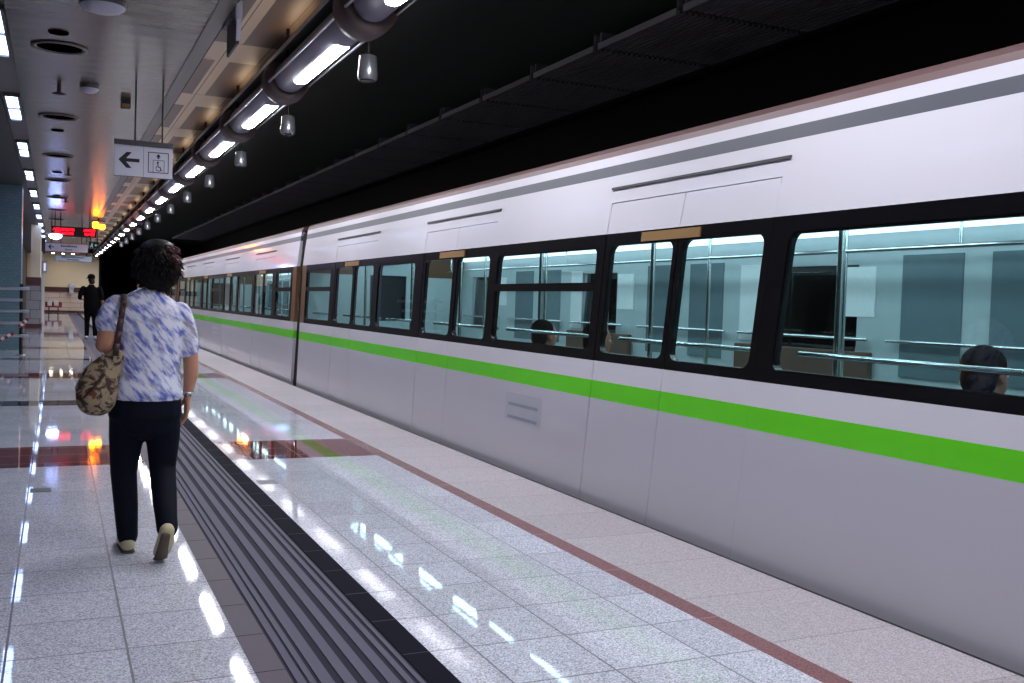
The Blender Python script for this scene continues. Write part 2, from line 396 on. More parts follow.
# cylindrical loudspeakers under the collars
def speaker(yc):
    r = empty('loudspeaker', (2.25, yc, 3.07))
    s = MB(); s.lathe([(0.066, 0), (0.078, 0.012), (0.080, 0.05), (0.068, 0.19), (0.045, 0.20)], (2.25, yc, 3.07), M['speaker'], 24); s.build('can', r)
    g = MB(); g.lathe([(0.060, -0.008), (0.064, 0.004)], (2.25, yc, 3.07), M['rod'], 24); g.build('grille', r)
    d = MB(); d.cyl((2.25, yc, 3.26), (2.25, yc, 3.37), 0.014, M['rod'], 8); d.build('drop_rod', r)
    return r
sp = speaker(7.84)
for i in range(12):
    o = sp if i == 0 else copy_tree(sp, (0, 3.03*i, 0))
    tag(o, 'silver cylindrical loudspeaker under the tube lights, %s' % ('%s from the near end' % ORD[i] if i < 6 else 'one of the small distant ones'), 'loudspeaker', 'loudspeakers hanging below the tube lights')

# ---------------------------------------------------------------- left row of ceiling panels lights and fittings
def side_light(ya):
    r = empty('ceiling_light', (-0.51, ya, 3.58))
    fr = MB()
    fr.box(-0.60, -0.575, ya-.02, ya+1.82, 3.555, 3.60, M['ceil_trim']); fr.box(-0.445, -0.42, ya-.02, ya+1.82, 3.555, 3.60, M['ceil_trim'])
    for q in (-0.02, 0.885, 1.80): fr.box(-0.575, -0.445, ya+q, ya+q+0.03, 3.555, 3.60, M['ceil_trim'])
    fr.build('frame', r)
    for q in (0.01, 0.915):
        pn = MB(); pn.box(-0.575, -0.445, ya+q, ya+q+0.885, 3.575, 3.59, M['panel_lit']); pn.build('diffuser', r)
    return r
sl = side_light(9.15)
for i in range(-5, 14):
    o = sl if i == 0 else copy_tree(sl, (0, 4.0*i, 0))
    if i < 0: lb = 'rectangular two-pane ceiling light in the left row, nearer than the frame shows'
    elif i < 7: lb = 'rectangular two-pane bluish ceiling light, %s seen along the left edge' % ORD[i]
    else: lb = 'tiny far rectangular light at the end of the left row'
    tag(o, lb, 'ceiling light', 'rectangular lights along the left of the ceiling')
def recess(yc, lb):
    r = empty('ceiling_vent', (0.0, yc, 3.55))
    a = MB(); a.lathe([(0.21, 0.012), (0.24, -0.002), (0.245, -0.008), (0.21, -0.014), (0.195, -0.006), (0.195, 0.01)], (0.0, yc, 3.545), M['ceil_trim'], 36); a.build('rim', r)
    d = MB(); d.lathe([(0.198, 0.0), (0.15, -0.008), (0.02, -0.009)], (0.0, yc, 3.545), M['void'], 32); d.build('grille', r)
    tag(r, lb, 'ceiling vent', 'round vents down the middle of the ceiling')
    return r
for i in range(8):
    recess(10.2+4.03*i, 'round black ceiling vent with pale rim, %s' % ('%s from the top of the picture' % ORD[i] if i < 5 else 'far along the ceiling'))
for i in range(4):
    a = MB(); yc = 9.62+5.8*i if i < 2 else 9.62+5.0*i+1.2
    a.lathe([(0.085, 0.0), (0.08, -0.012), (0.05, -0.016), (0.01, -0.016)], (-0.012, yc, 3.548), M['void'], 24)
    tag(a.build('ceiling_speaker'), 'small flat black disc on the grey ceiling, %s of the row' % ORD[i], 'ceiling speaker', 'small black discs on the ceiling')
def dome(x, yc, r0, lb):
    r = empty('dome_lamp', (x, yc, 3.55))
    a = MB(); a.lathe([(r0, 0), (r0, -0.03), (r0*0.97, -0.035)], (x, yc, 3.55), M['sign_frame'], 32); a.build('base', r)
    d = MB(); d.lathe([(r0*0.97, -0.03), (r0*0.95, -0.045), (r0*0.8, -0.065), (r0*0.5, -0.08), (r0*0.1, -0.085)], (x, yc, 3.55), M['dome'], 32); d.build('cover', r)
    return tag(r, lb, 'ceiling dome')
dome(0.30, 8.45, 0.17, 'large white dome on the ceiling cut by the top edge')
dome(0.30, 11.9, 0.10, 'small white dome detector on the ceiling beside the sprinkler')
def sprinkler(x, yc, lb):
    r = empty('sprinkler', (x, yc, 3.55))
    a = MB(); a.cyl((x, yc, 3.56), (x, yc, 3.47), 0.022, M['rod'], 10); a.build('stem', r)
    d = MB(); d.lathe([(0.02, 0.02), (0.075, 0.0), (0.02, -0.008)], (x, yc, 3.46), M['rod'], 20); d.build('deflector', r)
    tag(r, lb, 'sprinkler', 'sprinklers on the ceiling')
for i, yc in enumerate((12.1, 20.4, 26.5)): sprinkler(0.0 if i == 0 else 0.18, yc, 'small black sprinkler hanging from the grey ceiling, %s from the near end' % ORD[i])
bx = MB(); bx.box(0.655, 0.76, 12.5, 12.62, 3.46, 3.55, M['ink']); 
r = empty('detector_box', (0.7, 12.56, 3.55)); bx.build('housing', r)
q = MB(); q.box(0.665, 0.75, 12.49, 12.5, 3.455, 3.50, M['tan']); q.build('front_plate', r)
tag(r, 'small black and tan box on the ceiling left of the sign rods', 'detector')

# ---------------------------------------------------------------- hanging signs
def arrow(mb, x, z, y, s, m):                              # arrow pointing left, lying in the plane y
    pts = [(-.5, 0), (-.1, .42), (.16, .42), (-.12, .09), (.55, .09), (.55, -.09), (-.12, -.09), (.16, -.42), (-.1, -.42)]
    mb.poly([(x+a*s, y, z+b*s) for a, b in pts], (0, -0.004, 0), m)
ys = 11.4
r = empty('direction_sign', (0.83, ys, 2.55))
f_ = MB(); f_.box(0.535, 1.13, ys-0.04, ys+0.06, 2.875, 2.925, M['sign_frame']); f_.box(0.54, 1.125, ys, ys+0.05, 2.545, 2.875, M['sign_frame']); f_.build('frame', r)
f_ = MB(); f_.box(0.54, 1.125, ys-0.012, ys, 2.548, 2.878, M['white_sign']); f_.build('sign_face', r)
f_ = MB(); f_.box(0.828, 0.832, ys-0.014, ys-0.012, 2.55, 2.876, M['greyink'])
arrow(f_, 0.68, 2.715, ys-0.012, 0.20, M['ink']); f_.build('arrow', r)
f_ = MB(); x0, x1, z0, z1 = 0.875, 1.085, 2.60, 2.82; tk = 0.008; ya, yb = ys-0.016, ys-0.012
for q in ((x0, x1, z1-tk, z1), (x0, x1, z0, z0+tk), (x0, x0+tk, z0, z1), (x1-tk, x1, z0, z1)): f_.box(q[0], q[1], ya, yb, q[2], q[3], M['ink'])
x0, x1, z0, z1 = 0.925, 1.042, 2.603, 2.738; tk = 0.005
for q in ((x0, x1, z1-tk, z1), (x0, x0+tk, z0, z1), (x1-tk, x1, z0, z1)): f_.box(q[0], q[1], ya, yb, q[2], q[3], M['ink'])
f_.poly([(0.98+a, yb, 2.775+b) for a, b in ((-.024, .0), (0, .03), (.024, 0), (.01, 0), (.01, -.022), (-.01, -.022), (-.01, 0))], (0, -.004, 0), M['ink'])
f_.lathe([(0.011, -.004), (0.011, 0)], (0.975, ys-0.012, 2.712), M['ink'], 14, 'y')
f_.tube([(0.975, ys-.014, 2.70), (0.978, ys-.014, 2.665), (1.0, ys-.014, 2.663), (1.008, ys-.014, 2.632), (1.02, ys-.014, 2.630)], 0.005, M['ink'], 8)
f_.tube([(0.984-0.028*math.cos(a), ys-.014, 2.650-0.028*math.sin(a)) for a in [i*PI/8-0.9 for i in range(10)]], 0.004, M['ink'], 6)
f_.build('lift_pictogram', r)
for x in (0.745, 1.02):
    f_ = MB(); f_.cyl((x, ys+0.02, 2.92), (x, ys+0.02, 3.55), 0.010, M['rod'], 10); f_.build('hanging_rod', r)
tag(r, 'white hanging sign with black left arrow and lift pictogram', 'sign')
# plate seen almost edge-on at the ceiling edge
r = empty('hanging_plate', (1.25, 8.2, 3.2))
f_ = MB(); f_.box(1.245, 1.262, 8.0, 8.5, 3.26, 3.50, M['green_plate']); f_.build('plate', r)
f_ = MB(); f_.box(1.238, 1.270, 7.97, 8.0, 3.28, 3.44, M['white_sign']); f_.box(1.232, 1.278, 7.955, 8.01, 3.44, 3.58, M['white_sign']); f_.build('edge_strip', r)
f_ = MB(); f_.box(1.22, 1.262, 8.15, 8.6, 3.50, 3.56, M['sign_frame']); f_.build('bracket', r)
tag(r, 'dark green plate with white edge strip hanging at the ceiling edge', 'sign')
# red LED board
def led_mat():
    m, T = newmat('red_led_text')
    P, x, y, z = T.pos()
    n = T.n('TexWhiteNoise', {'Vector': T.n('CombineXYZ', {0: T.m('FLOOR', T.m('MULTIPLY', x, 45)), 1: T.m('FLOOR', T.m('MULTIPLY', z, 45)), 2: 0.0}).outputs[0]}).outputs[0]
    on = T.m('GREATER_THAN', n, 0.28)
    T.end(T.n('Emission', {0: (*lin((255, 20, 40)), 1), 1: T.m('ADD', 0.35, T.m('MULTIPLY', on, 2.6))}).outputs[0]); return m
M['led'] = led_mat()
yb_ = 33.0
r = empty('display_board', (0.48, yb_, 2.95))
f_ = MB(); f_.box(-0.15, 1.10, yb_, yb_+0.16, 2.96, 3.25, M['black']); f_.build('case', r)
for a, b in ((-0.11, 0.48), (0.74, 1.06)):
    f_ = MB()
    f_.box(a, b, yb_-0.012, yb_-0.002, 3.115, 3.20, M['led']); f_.box(a+.03, b-.02, yb_-0.012, yb_-0.002, 3.005, 3.09, M['led']); f_.build('led_text', r)
for x in (0.1, 0.9):
    f_ = MB(); f_.cyl((x, yb_+.08, 3.25), (x, yb_+.08, 3.55), 0.02, M['rod'], 8); f_.build('hanging_rod', r)
tag(r, 'black hanging display board with two blocks of red glowing text', 'display board')
# amber beacon
r = empty('warning_beacon', (1.14, 32.6, 3.2))
f_ = MB()
vs_ = [(0.0, 0.19), (0.05, 0.185), (0.085, 0.15), (0.09, 0.05), (0.06, 0.0), (0.0, -0.01)]
f_.lathe([(a*1.0+0.002, b) for a, b in vs_], (1.06, 32.6, 3.23), M['amber'], 18); f_.lathe([(a*0.9+0.002, b*0.8) for a, b in vs_], (1.24, 32.6, 3.20), M['amber'], 18); f_.build('amber_lens', r)
f_ = MB(); f_.box(0.95, 1.33, 32.52, 32.68, 3.43, 3.46, M['rod']); f_.cyl((1.14, 32.6, 3.45), (1.14, 32.6, 3.56), 0.03, M['rod'], 8); f_.build('mount', r)
tag(r, 'glowing amber twin beacon hanging from the ceiling right of the red display', 'beacon')
r = empty('blue_lamp', (-0.06, 32.2, 2.75))
f_ = MB(); f_.box(-0.30, 0.19, 32.15, 32.3, 2.965, 2.99, M['steel']); f_.cyl((-0.05, 32.22, 2.98), (-0.05, 32.22, 3.56), 0.015, M['rod'], 8); f_.build('mount', r)
f_ = MB(); f_.lathe([(0.02, 0), (0.12, 0.02), (0.17, 0.07), (0.17, 0.12), (0.1, 0.14)], (-0.04, 32.22, 2.82), M['blue_lit'], 20); f_.build('diffuser', r)
tag(r, 'bright blue-white lamp glowing below the left end of the red display', 'lamp')
def board(name, x0, x1, z0, z1, y, face, lb):
    r = empty(name, ((x0+x1)/2, y, z0))
    a = MB(); a.box(x0, x1, y, y+0.08, z0, z1, M['sign_frame']); a.build('case', r)
    a = MB(); a.box(x0+.012, x1-.012, y-0.008, y, z0+.012, z1-.012, face); a.build('sign_face', r)
    for x in (x0+.15*(x1-x0), x1-.15*(x1-x0)):
        a = MB(); a.cyl((x, y+.04, z1), (x, y+.04, 3.55), 0.018, M['rod'], 8); a.build('hanging_rod', r)
    tag(r, lb, 'sign'); return r
r = board('exit_direction_sign', -0.35, 0.95, 2.58, 2.885, 36.0, M['white_sign'], 'white hanging sign with left arrow below the red display board')
a = MB(); arrow(a, -0.17, 2.74, 35.992, 0.17, M['ink']); a.build('arrow', r)
a = MB()
for i in range(9): a.box(0.13+.055*i, 0.17+.055*i, 35.985, 35.992, 2.755, 2.80+(0.02 if i in (0, 4) else 0), M['ink'])
for i in range(4): a.box(0.26+.055*i, 0.30+.055*i, 35.985, 35.992, 2.645, 2.685+(0.015 if i == 0 else 0), M['greyink'])
a.build('lettering', r)
a = MB(); a.box(-.33, .93, 35.98, 35.99, 2.86, 2.88, M['redink']); a.box(-.33, .93, 35.98, 35.99, 2.585, 2.60, M['redink']); a.build('red_border', r)
r = board('station_name_sign', -0.06, 1.34, 2.53, 2.78, 45.0, M['pale_blue_face'], 'pale blue hanging sign farthest back before the beige end wall')
a = MB()
for i in range(13): a.box(0.2+.065*i, 0.248+.065*i, 44.985, 44.992, 2.68, 2.73, M['greyink'])
for i in range(7): a.box(0.4+.065*i, 0.448+.065*i, 44.985, 44.992, 2.585, 2.63, M['greyink'])
a.build('lettering', r)
r = board('exit_sign', 0.97, 1.27, 2.74, 2.98, 36.0, M['exit'], 'small dark green illuminated exit sign right of the arrow sign')
a = MB(); arrow(a, 1.19, 2.86, 35.992, 0.09, M['white_sign'])
a.lathe([(0.016, -.004), (0.016, 0)], (1.06, 35.992, 2.925), M['white_sign'], 10, 'y')
a.tube([(1.06, 35.99, 2.905), (1.055, 35.99, 2.855), (1.03, 35.99, 2.83), (1.02, 35.99, 2.79)], 0.012, M['white_sign'], 6); a.tube([(1.055, 35.99, 2.855), (1.08, 35.99, 2.825), (1.085, 35.99, 2.785)], 0.012, M['white_sign'], 6)
a.tube([(1.06, 35.99, 2.9), (1.09, 35.99, 2.885)], 0.01, M['white_sign'], 6); a.build('running_figure', r)

# ---------------------------------------------------------------- barrier and far objects at the left
r = empty('barrier', (-0.9, 22.0, 0))
for i, z in enumerate((0.39, 0.64, 0.88, 1.10, 1.325)):
    a = MB(); a.cyl((XL+.02, 22.0, z), (-0.48 if i in (0, 2, 4) else -0.60, 22.0, z), 0.032, M['steel'], 12); a.build('rail', r)
for x in (-1.42, -0.62):
    a = MB(); a.cyl((x, 22.05, 0), (x, 22.05, 1.42), 0.035, M['darksteel'], 12); a.lathe([(0.09, 0), (0.09, 0.012), (0.04, 0.02)], (x, 22.05, 0), M['steel'], 16); a.build('post', r)
tag(r, 'stainless steel barrier of five horizontal rails before the teal pier', 'barrier')
def striped_bar(p0, p1, lb):
    a = MB(); p0 = Vector(p0); p1 = Vector(p1); n = 5
    for i in range(n):
        q0 = p0.lerp(p1, i/n); q1 = p0.lerp(p1, (i+1)/n)
        a.cyl(q0, q1, 0.032, M['redwhite_r' if i % 2 == 0 else 'redwhite_w'], 10)
    tag(a.build('striped_bar'), lb, 'striped bar')
striped_bar((-0.66, 21.9, 0.57), (-0.50, 21.94, 0.73), 'small red and white striped bar leaning on the barrier')
striped_bar((-0.98, 21.0, 0.32), (-0.72, 21.05, 0.48), 'red and white striped bar low at the left edge before the barrier')
# bench-like red seats by the end wall
r = empty('bench', (-0.1, 62, 0))
for x in (-0.35, 0.12):
    a = MB(); a.cyl((x, 62, 0), (x, 62, 0.4), 0.03, M['darksteel'], 8); a.build('leg', r)
a = MB(); a.box(-0.55, 0.32, 61.8, 62.2, 0.38, 0.45, M['redwhite_r']); a.box(-0.55, 0.32, 62.18, 62.25, 0.40, 0.68, M['redwhite_r']); a.build('seat', r, 0.02)
tag(r, 'red bench in front of the far end wall', 'bench')
for i, x in enumerate((-0.32, 0.02)):
    a = MB(); a.box(x-.12, x+.12, 61.9, 62.1, 0.45, 0.72, M['redwhite_w']); a.box(x-.09, x+.09, 61.92, 62.08, 0.72, 0.78, M['redwhite_w'])
    tag(a.build('parcel', bevel=0.03), 'white parcel on the red far bench, %s' % ('nearer the left pier' if i == 0 else 'nearer the dark walker'), 'parcel')
# round pale clock-like mirror on the end wall
r = empty('wall_mirror', (0.86, 66.6, 1.25))
a = MB(); a.lathe([(0.03, -0.09), (0.12, -0.08), (0.18, -0.03), (0.2, 0.0)], (0.86, 66.6, 1.62), M['dome'], 24, 'y'); a.build('dome', r)
a = MB(); a.cyl((0.86, 66.6, 1.62), (0.86, 66.95, 1.62), 0.04, M['sign_frame'], 8); a.box(0.74, 0.98, 66.55, 66.7, 1.15, 1.60, M['steel']); a.build('bracket', r)
tag(r, 'pale grey round mirror on the beige end wall left of the walker', 'mirror')
a = MB(); a.box(-0.46, -0.39, 44.10, 44.14, 2.1, 2.4, M['pale_lit'])
r = empty('lit_panel', (-0.4, 44, 2.0)); a.build('face', r)
a = MB(); a.box(-0.52, -0.34, 44.14, 44.2, 2.0, 2.5, M['steel']); a.box(-0.52, -0.42, 44.2, 44.26, 0, 2.5, M['redwhite_w']); a.build('case', r)
tag(r, 'small upright blue-white lit panel beside the white door frame', 'lit panel')
# downlights that wash the end wall
M['down_lit'] = emit('warm_downlight', (255, 238, 214), 70.0)
def downlight(x):
    r = empty('downlight', (x, 65.2, 3.55))
    a = MB(); a.lathe([(0.15, 0.0), (0.17, -0.012), (0.13, -0.016)], (x, 65.2, 3.548), M['ceil_trim'], 24); a.build('rim', r)
    a = MB(); a.lathe([(0.125, -0.010), (0.06, -0.018), (0.01, -0.02)], (x, 65.2, 3.545), M['down_lit'], 20); a.build('lamp_face', r)
    return r
d0 = downlight(-0.20)
for i in range(3): tag(d0 if i == 0 else copy_tree(d0, (0.55*i, 0, 0)), 'round downlight in the ceiling before the end wall, %s of three from the left' % ORD[i], 'downlight', 'downlights washing the end wall')
# ---------------------------------------------------------------- train: one carriage built, two more copied behind it
XS, SH = 3.33, 0.14
WINS = [('hopper', -0.95, 0.20), ('door', 0.50, 2.15), ('plain', 2.42, 4.02), ('door', 4.21, 5.80), ('hopper', 5.96, 7.64),
        ('door', 7.80, 9.42), ('plain', 9.72, 11.0), ('door', 11.2, 12.88), ('hopper', 13.16, 14.57)]
CY0, CY1 = -1.35, 14.85
Z_GR0, Z_GR1, Z_B0, Z_B1, Z_G0, Z_G1 = 0.69, 0.812, 0.945, 1.795, 1.005, 1.715
FARW = [(CY0+.06, -0.75), (0.0, 2.62), (3.82, 6.15), (7.4, 9.95), (10.8, 13.35), (14.35, CY1-.06)]     # solid stretches of the far side
def corner_fill(mb, ya, yb, za, zb, r, x0, x1, m):
    for cy, cz, sy, sz in ((ya, za, 1, 1), (yb, za, -1, 1), (ya, zb, 1, -1), (yb, zb, -1, -1)):
        pts = [(x0, cy, cz)]
        for i in range(7):
            a = PI/2*i/6
            pts.append((x0, cy+sy*(r-r*math.sin(a)), cz+sz*(r-r*math.cos(a))))
        mb.poly(pts, (x1-x0, 0, 0), m)
def frame_cell(mb, ca, cb, cz0, cz1, ya, yb, za, zb, x0, x1, m, r=0.07):
    mb.box(x0, x1, ca, cb, cz0, za, m); mb.box(x0, x1, ca, cb, zb, cz1, m)
    mb.box(x0, x1, ca, ya, za, zb, m); mb.box(x0, x1, yb, cb, za, zb, m)
    corner_fill(mb, ya, yb, za, zb, r, x0, x1, m)
def pane(parent, ya, yb, za, zb, name='pane'):
    g = MB(SH); g.box(XS+0.012, XS+0.018, ya-.005, yb+.005, za-.005, zb+.005, M['win']); return g.build(name, parent)
def carriage():
    r = empty('train_carriage', (4.65, 6.8, 0))
    T0, T1 = XS, XS+0.05
    body = MB(SH); gs = MB(SH)
    doors = [(a, b) for k, a, b in WINS if k == 'door']
    edges = [CY0]+[v for a, b in doors for v in (a-.06, b+.06)]+[CY1]
    for a, b in zip(edges[0::2], edges[1::2]):
        lo = MB(SH); lo.box(T0, T1, a, b, -0.62, Z_GR0, M['car_lower']); lo.build('lower_panel', r); st = MB(SH); st.box(T0, T1, a, b, Z_GR0, Z_GR1, M['car_green']); st.build('green_stripe', r)
        body.box(T0, T1, a, b, Z_GR1, Z_B0, M['car_white'])
        ws = [(k, p, q) for k, p, q in WINS if k != 'door' and a < p < b]
        cells = []; cur = a; band = MB(SH)
        for i, (k, p, q) in enumerate(ws): cells.append((cur, b if i == len(ws)-1 else (q+ws[i+1][1])/2, k, p, q)); cur = cells[-1][1]
        for ca, cb, k, p, q in cells:
            if cb == CY1: band.box(T0, T1, 14.60, CY1, Z_B0, Z_B1, M['car_brown']); cb = 14.60
            if ca == CY0: band.box(T0, T1, CY0, -1.1, Z_B0, Z_B1, M['car_brown']); ca = -1.1
            frame_cell(band, ca, cb, Z_B0, Z_B1, p, q, Z_G0, Z_G1, T0, T1, M['car_black'])
        band.build('window_band', r)
    zt = 2.0
    for a, b in zip(edges[0::2], edges[1::2]): body.box(T0, T1, a, b, Z_B1, zt, M['car_white'])
    body.box(T0, T1, CY0, CY1, zt, 2.182, M['car_white']); gs.box(T0, T1, CY0, CY1, 2.182, 2.253, M['car_grey']); body.box(T0, T1, CY0, CY1, 2.253, 2.315, M['car_white'])
    for a, b in doors: body.box(T0+.004, T1, a-.06, b+.06, -0.62, -0.04, M['car_white'])
    # far side wall and the ends
    XF = 5.97
    body.box(XF-.05, XF, CY0, CY1, -0.62, 0.95, M['car_white']); body.box(XF-.05, XF, CY0, CY1, 1.75, 2.315, M['car_white'])
    for a, b in FARW: body.box(XF-.05, XF, a, b, 0.95, 1.75, M['car_white'])
    body.build('body', r)
    gs.build('grey_stripe', r)
    rf = MB(); prof = [(XS+.047, 2.315), (XS+.055, 2.352), (XS+.085, 2.385), (XS+.16, 2.412), (XS+.42, 2.435), (XS+.8, 2.445)]
    prof = prof+[(2*4.65-x, z) for x, z in prof[::-1]]
    prof = prof+[(x, z-.06) for x, z in prof[::-1]]
    rf.poly([(x, CY0-SH*.95, z) for x, z in prof], (0, CY1-CY0, 0), M['car_roof'])
    rf.build('roof', r)
    for a, b, cc in ((CY0, CY0+.05, 'car_brown'), (CY1-.05, CY1, 'car_brown')):
        en = MB(SH)
        en.box(XS+.05, 4.15, a, b, -0.6, 2.3, M[cc]); en.box(5.15, XF-.05, a, b, -0.6, 2.3, M[cc]); en.box(4.15, 5.15, a, b, 2.0, 2.3, M[cc]); en.build('end_wall', r)
    be = MB(SH)
    for j in range(7): be.box(3.36-.012*(j % 2), 5.94, CY1+.005+.056*j, CY1+.061+.056*j, -0.6, 2.28, M['bellows'])
    be.build('bellows', r)
    fl = MB(); fl.box(XS+.05, XF-.05, CY0, CY1, -0.1, 0.0, M['car_floor']); fl.box(XS+.2, XF-.2, CY0+.3, CY1-.3, -0.6, -0.1, M['black']); fl.build('floor_pan', r)
    lnb = MB(); lnb.box(XS+.05, XF-.05, CY0, CY1, 2.08, 2.12, M['lining'])
    lnb.box(XF-.09, XF-.052, CY0, CY1, 0, 0.95, M['lining']); lnb.box(XF-.09, XF-.052, CY0, CY1, 1.72, 2.08, M['lining'])
    for a, b in FARW: lnb.box(XF-.09, XF-.052, a, b, 0.95, 1.72, M['lining'])
    for a in (CY0+.055, CY1-.095): lnb.box(XS+.08, 4.15, a, a+.04, 0, 2.08, M['lining']); lnb.box(5.15, XF-.1, a, a+.04, 0, 2.08, M['lining'])
    for a, b in zip(edges[0::2], edges[1::2]): lnb.box(XS+.055, XS+.075, a+.06, b-.06, 0, 0.93, M['lining'])
    for a in (CY0+.06, CY1-.10): lnb.box(4.15, 5.15, a, a+.035, 0, 1.0, M['lining']); lnb.box(4.15, 5.15, a, a+.035, 1.7, 2.08, M['lining']); lnb.box(4.15, 4.36, a, a+.035, 1.0, 1.7, M['lining']); lnb.box(4.94, 5.15, a, a+.035, 1.0, 1.7, M['lining'])
    lnb.build('lining', r)
    for a, b in doors:
        for q in (-1, 1):
            m_ = (a+b)/2; fd = MB(); fd.box(XF-.10, XF-.088, m_+q*.40-.28, m_+q*.40+.28, 0.85, 1.78, M['far_door']); fd.build('far_door_pane', r)
        nt = MB(); nt.box(XF-.10, XF-.09, b+.16, b+.50, 1.30, 1.70, M['poster']); nt.build('notice', r)
        nt = MB(); nt.box(XF-.10, XF-.09, a-.42, a-.14, 1.05, 1.75, M['poster']); nt.build('notice', r)
    for x0, x1 in ((XF-.22, XF-.10), (XS+.09, XS+.21)):
        cv = MB(); cv.box(x0, x1, CY0+.2, CY1-.2, 1.96, 2.05, M['cove'] if x0 > 5 else M['lining']); cv.build('cove_lamp' if x0 > 5 else 'cove_panel', r)
    g = MB(); g.box(XF-.04, XF-.03, CY0+.1, CY1-.1, 0.95, 1.75, M['far_win']); g.build('far_window', r)
    for k, a, b in WINS:
        if k == 'door':
            mid = (a+b)/2
            for la, lb_, pa, pb in ((a-.055, mid-.005, a, mid-.045), (mid+.005, b+.055, mid+.045, b)):
                d = MB(SH); q0, q1 = XS+.003, XS+.045
                d.box(q0, q1, la, lb_, -0.03, Z_GR0, M['car_lower']); d.box(q0, q1, la, lb_, Z_GR0, Z_GR1, M['car_green']); d.box(q0, q1, la, lb_, Z_GR1, Z_B0, M['car_white'])
                frame_cell(d, la, lb_, Z_B0, Z_B1, pa, pb, Z_G0, Z_G1, q0, q1, M['car_black'], 0.06)
                d.box(q0, q1, la, lb_, Z_B1, 1.995, M['car_white'])
                do = d.build('door_leaf', r); pane(do_fix(do), pa, pb, Z_G0, Z_G1)
            s = MB(SH); s.box(XS+.02, XS+.03, a-.06, b+.06, -0.03, 1.99, M['seam'])
            sl_ = MB(SH)
            for y_ in (a-.058, mid, b+.058): sl_.box(XS+.001, XS+.02, y_-.006, y_+.006, -0.03, 1.99, M['seam'])
            sl_.build('door_seam', r)
            h = MB(SH); h.box(XS-.010, XS+.004, a-.10, b+.08, 2.086, 2.102, M['slot']); h.build('door_header_slot', r)
            h = MB(SH); h.box(XS-.006, XS+.004, mid-.22, mid+.40, Z_G1+.012, Z_B1-.012, M['tan']); h.build('door_label', r)
        else:
            wn = MB(SH); rim = 0.012
            for q in ((a, b, Z_G0-.004, Z_G0+rim), (a, b, Z_G1-rim, Z_G1+.004)): wn.box(XS+.006, XS+.04, q[0], q[1], q[2], q[3], M['car_black'])
            if k == 'hopper': wn.box(XS-.002, XS+.045, a, b, 1.415, 1.475, M['car_black'])
            for q in ((a-.004, a+rim), (b-rim, b+.004)): wn.box(XS+.006, XS+.04, q[0], q[1], Z_G0, Z_G1, M['car_black'])
            wo = wn.build('window_frame', r)
            if k == 'hopper':
                pane(do_fix(wo), a, b, Z_G0, 1.43); pane(do_fix(wo), a, b, 1.46, Z_G1)
            else: pane(do_fix(wo), a, b, Z_G0, Z_G1)
    dc = MB(SH); 
    for j in range(4): dc.box(XS-.003, XS+.002, 6.62, 7.16, 0.40+.052*j, 0.425+.052*j, M['decal_b' if j % 2 == 0 else 'decal_w'])
    dc.box(XS-.002, XS+.002, 6.56, 7.22, 0.385, 0.61, M['decal_w']); dc.build('louvre_panel', r)
    # inside
    for x in (4.15, 5.15):
        for q in range(8):
            lm = MB(); lm.box(x-.09, x+.09, CY0+.3+q*2.0, CY0+1.9+q*2.0, 2.06, 2.085, M['car_lamp']); lm.build('ceiling_lamp', r)
    for x in (3.78, 5.52):
        h = MB(); h.cyl((x, CY0+.3, 1.80), (x, CY1-.3, 1.80), 0.017, M['chrome'], 10)
        for q in range(9): h.cyl((x, CY0+.5+q*1.9, 1.8), (x, CY0+.5+q*1.9, 2.08), 0.012, M['chrome'], 8)
        h.build('overhead_rail', r)
        for a, b in doors:
            for y_ in (a-.12, b+.12):
                h = MB(); h.cyl((x, y_, 0.0), (x, y_, 2.08), 0.018, M['chrome'], 10); h.build('pole', r)
    gaps = [(doors[i][1]+.15, doors[i+1][0]-.15) for i in range(3)]
    for a, b in gaps:
        for x0, x1, bx0, bx1 in ((3.41, 3.82, 3.41, 3.47), (5.46, 5.87, 5.81, 5.87)):
            s = MB(); s.box(x0, x1, a, b, 0.37, 0.44, M['seat']); s.box(bx0, bx1, a, b, 0.44, 0.92 if x0 < 4 else 1.02, M['seat']); s.box(x0+.05, x1-.05, a+.05, b-.05, 0.0, 0.37, M['car_floor'])
            s.build('bench_seat', r, 0.012)
    for k, a, b in WINS:
        h = MB(); h.cyl((XS+.12, a+.02, 1.10), (XS+.12, b-.02, 1.10), 0.014, M['chrome'], 8); h.build('window_rail', r)
        h = MB(); h.cyl((XF-.14, a+.02, 1.12), (XF-.14, b-.02, 1.12), 0.014, M['chrome'], 8); h.build('window_rail', r)
    return r
def do_fix(o): return o
car = carriage()
tag(car, 'nearest white metro carriage with green stripe, running off the right edge', 'train carriage', 'carriages of the white metro train')
for i, lb in ((1, 'white metro carriage behind the brown gap, middle of the train'), (2, 'white metro carriage farthest down the platform, last before the tunnel')):
    cc = copy_tree(car, (0, 16.6*i, 0))
    for o in cc.children:
        if o.name.startswith('door_seam'): o.material_slots[0].link = 'OBJECT'; o.material_slots[0].material = M['seam_dark']
    tag(cc, lb, 'train carriage', 'carriages of the white metro train')
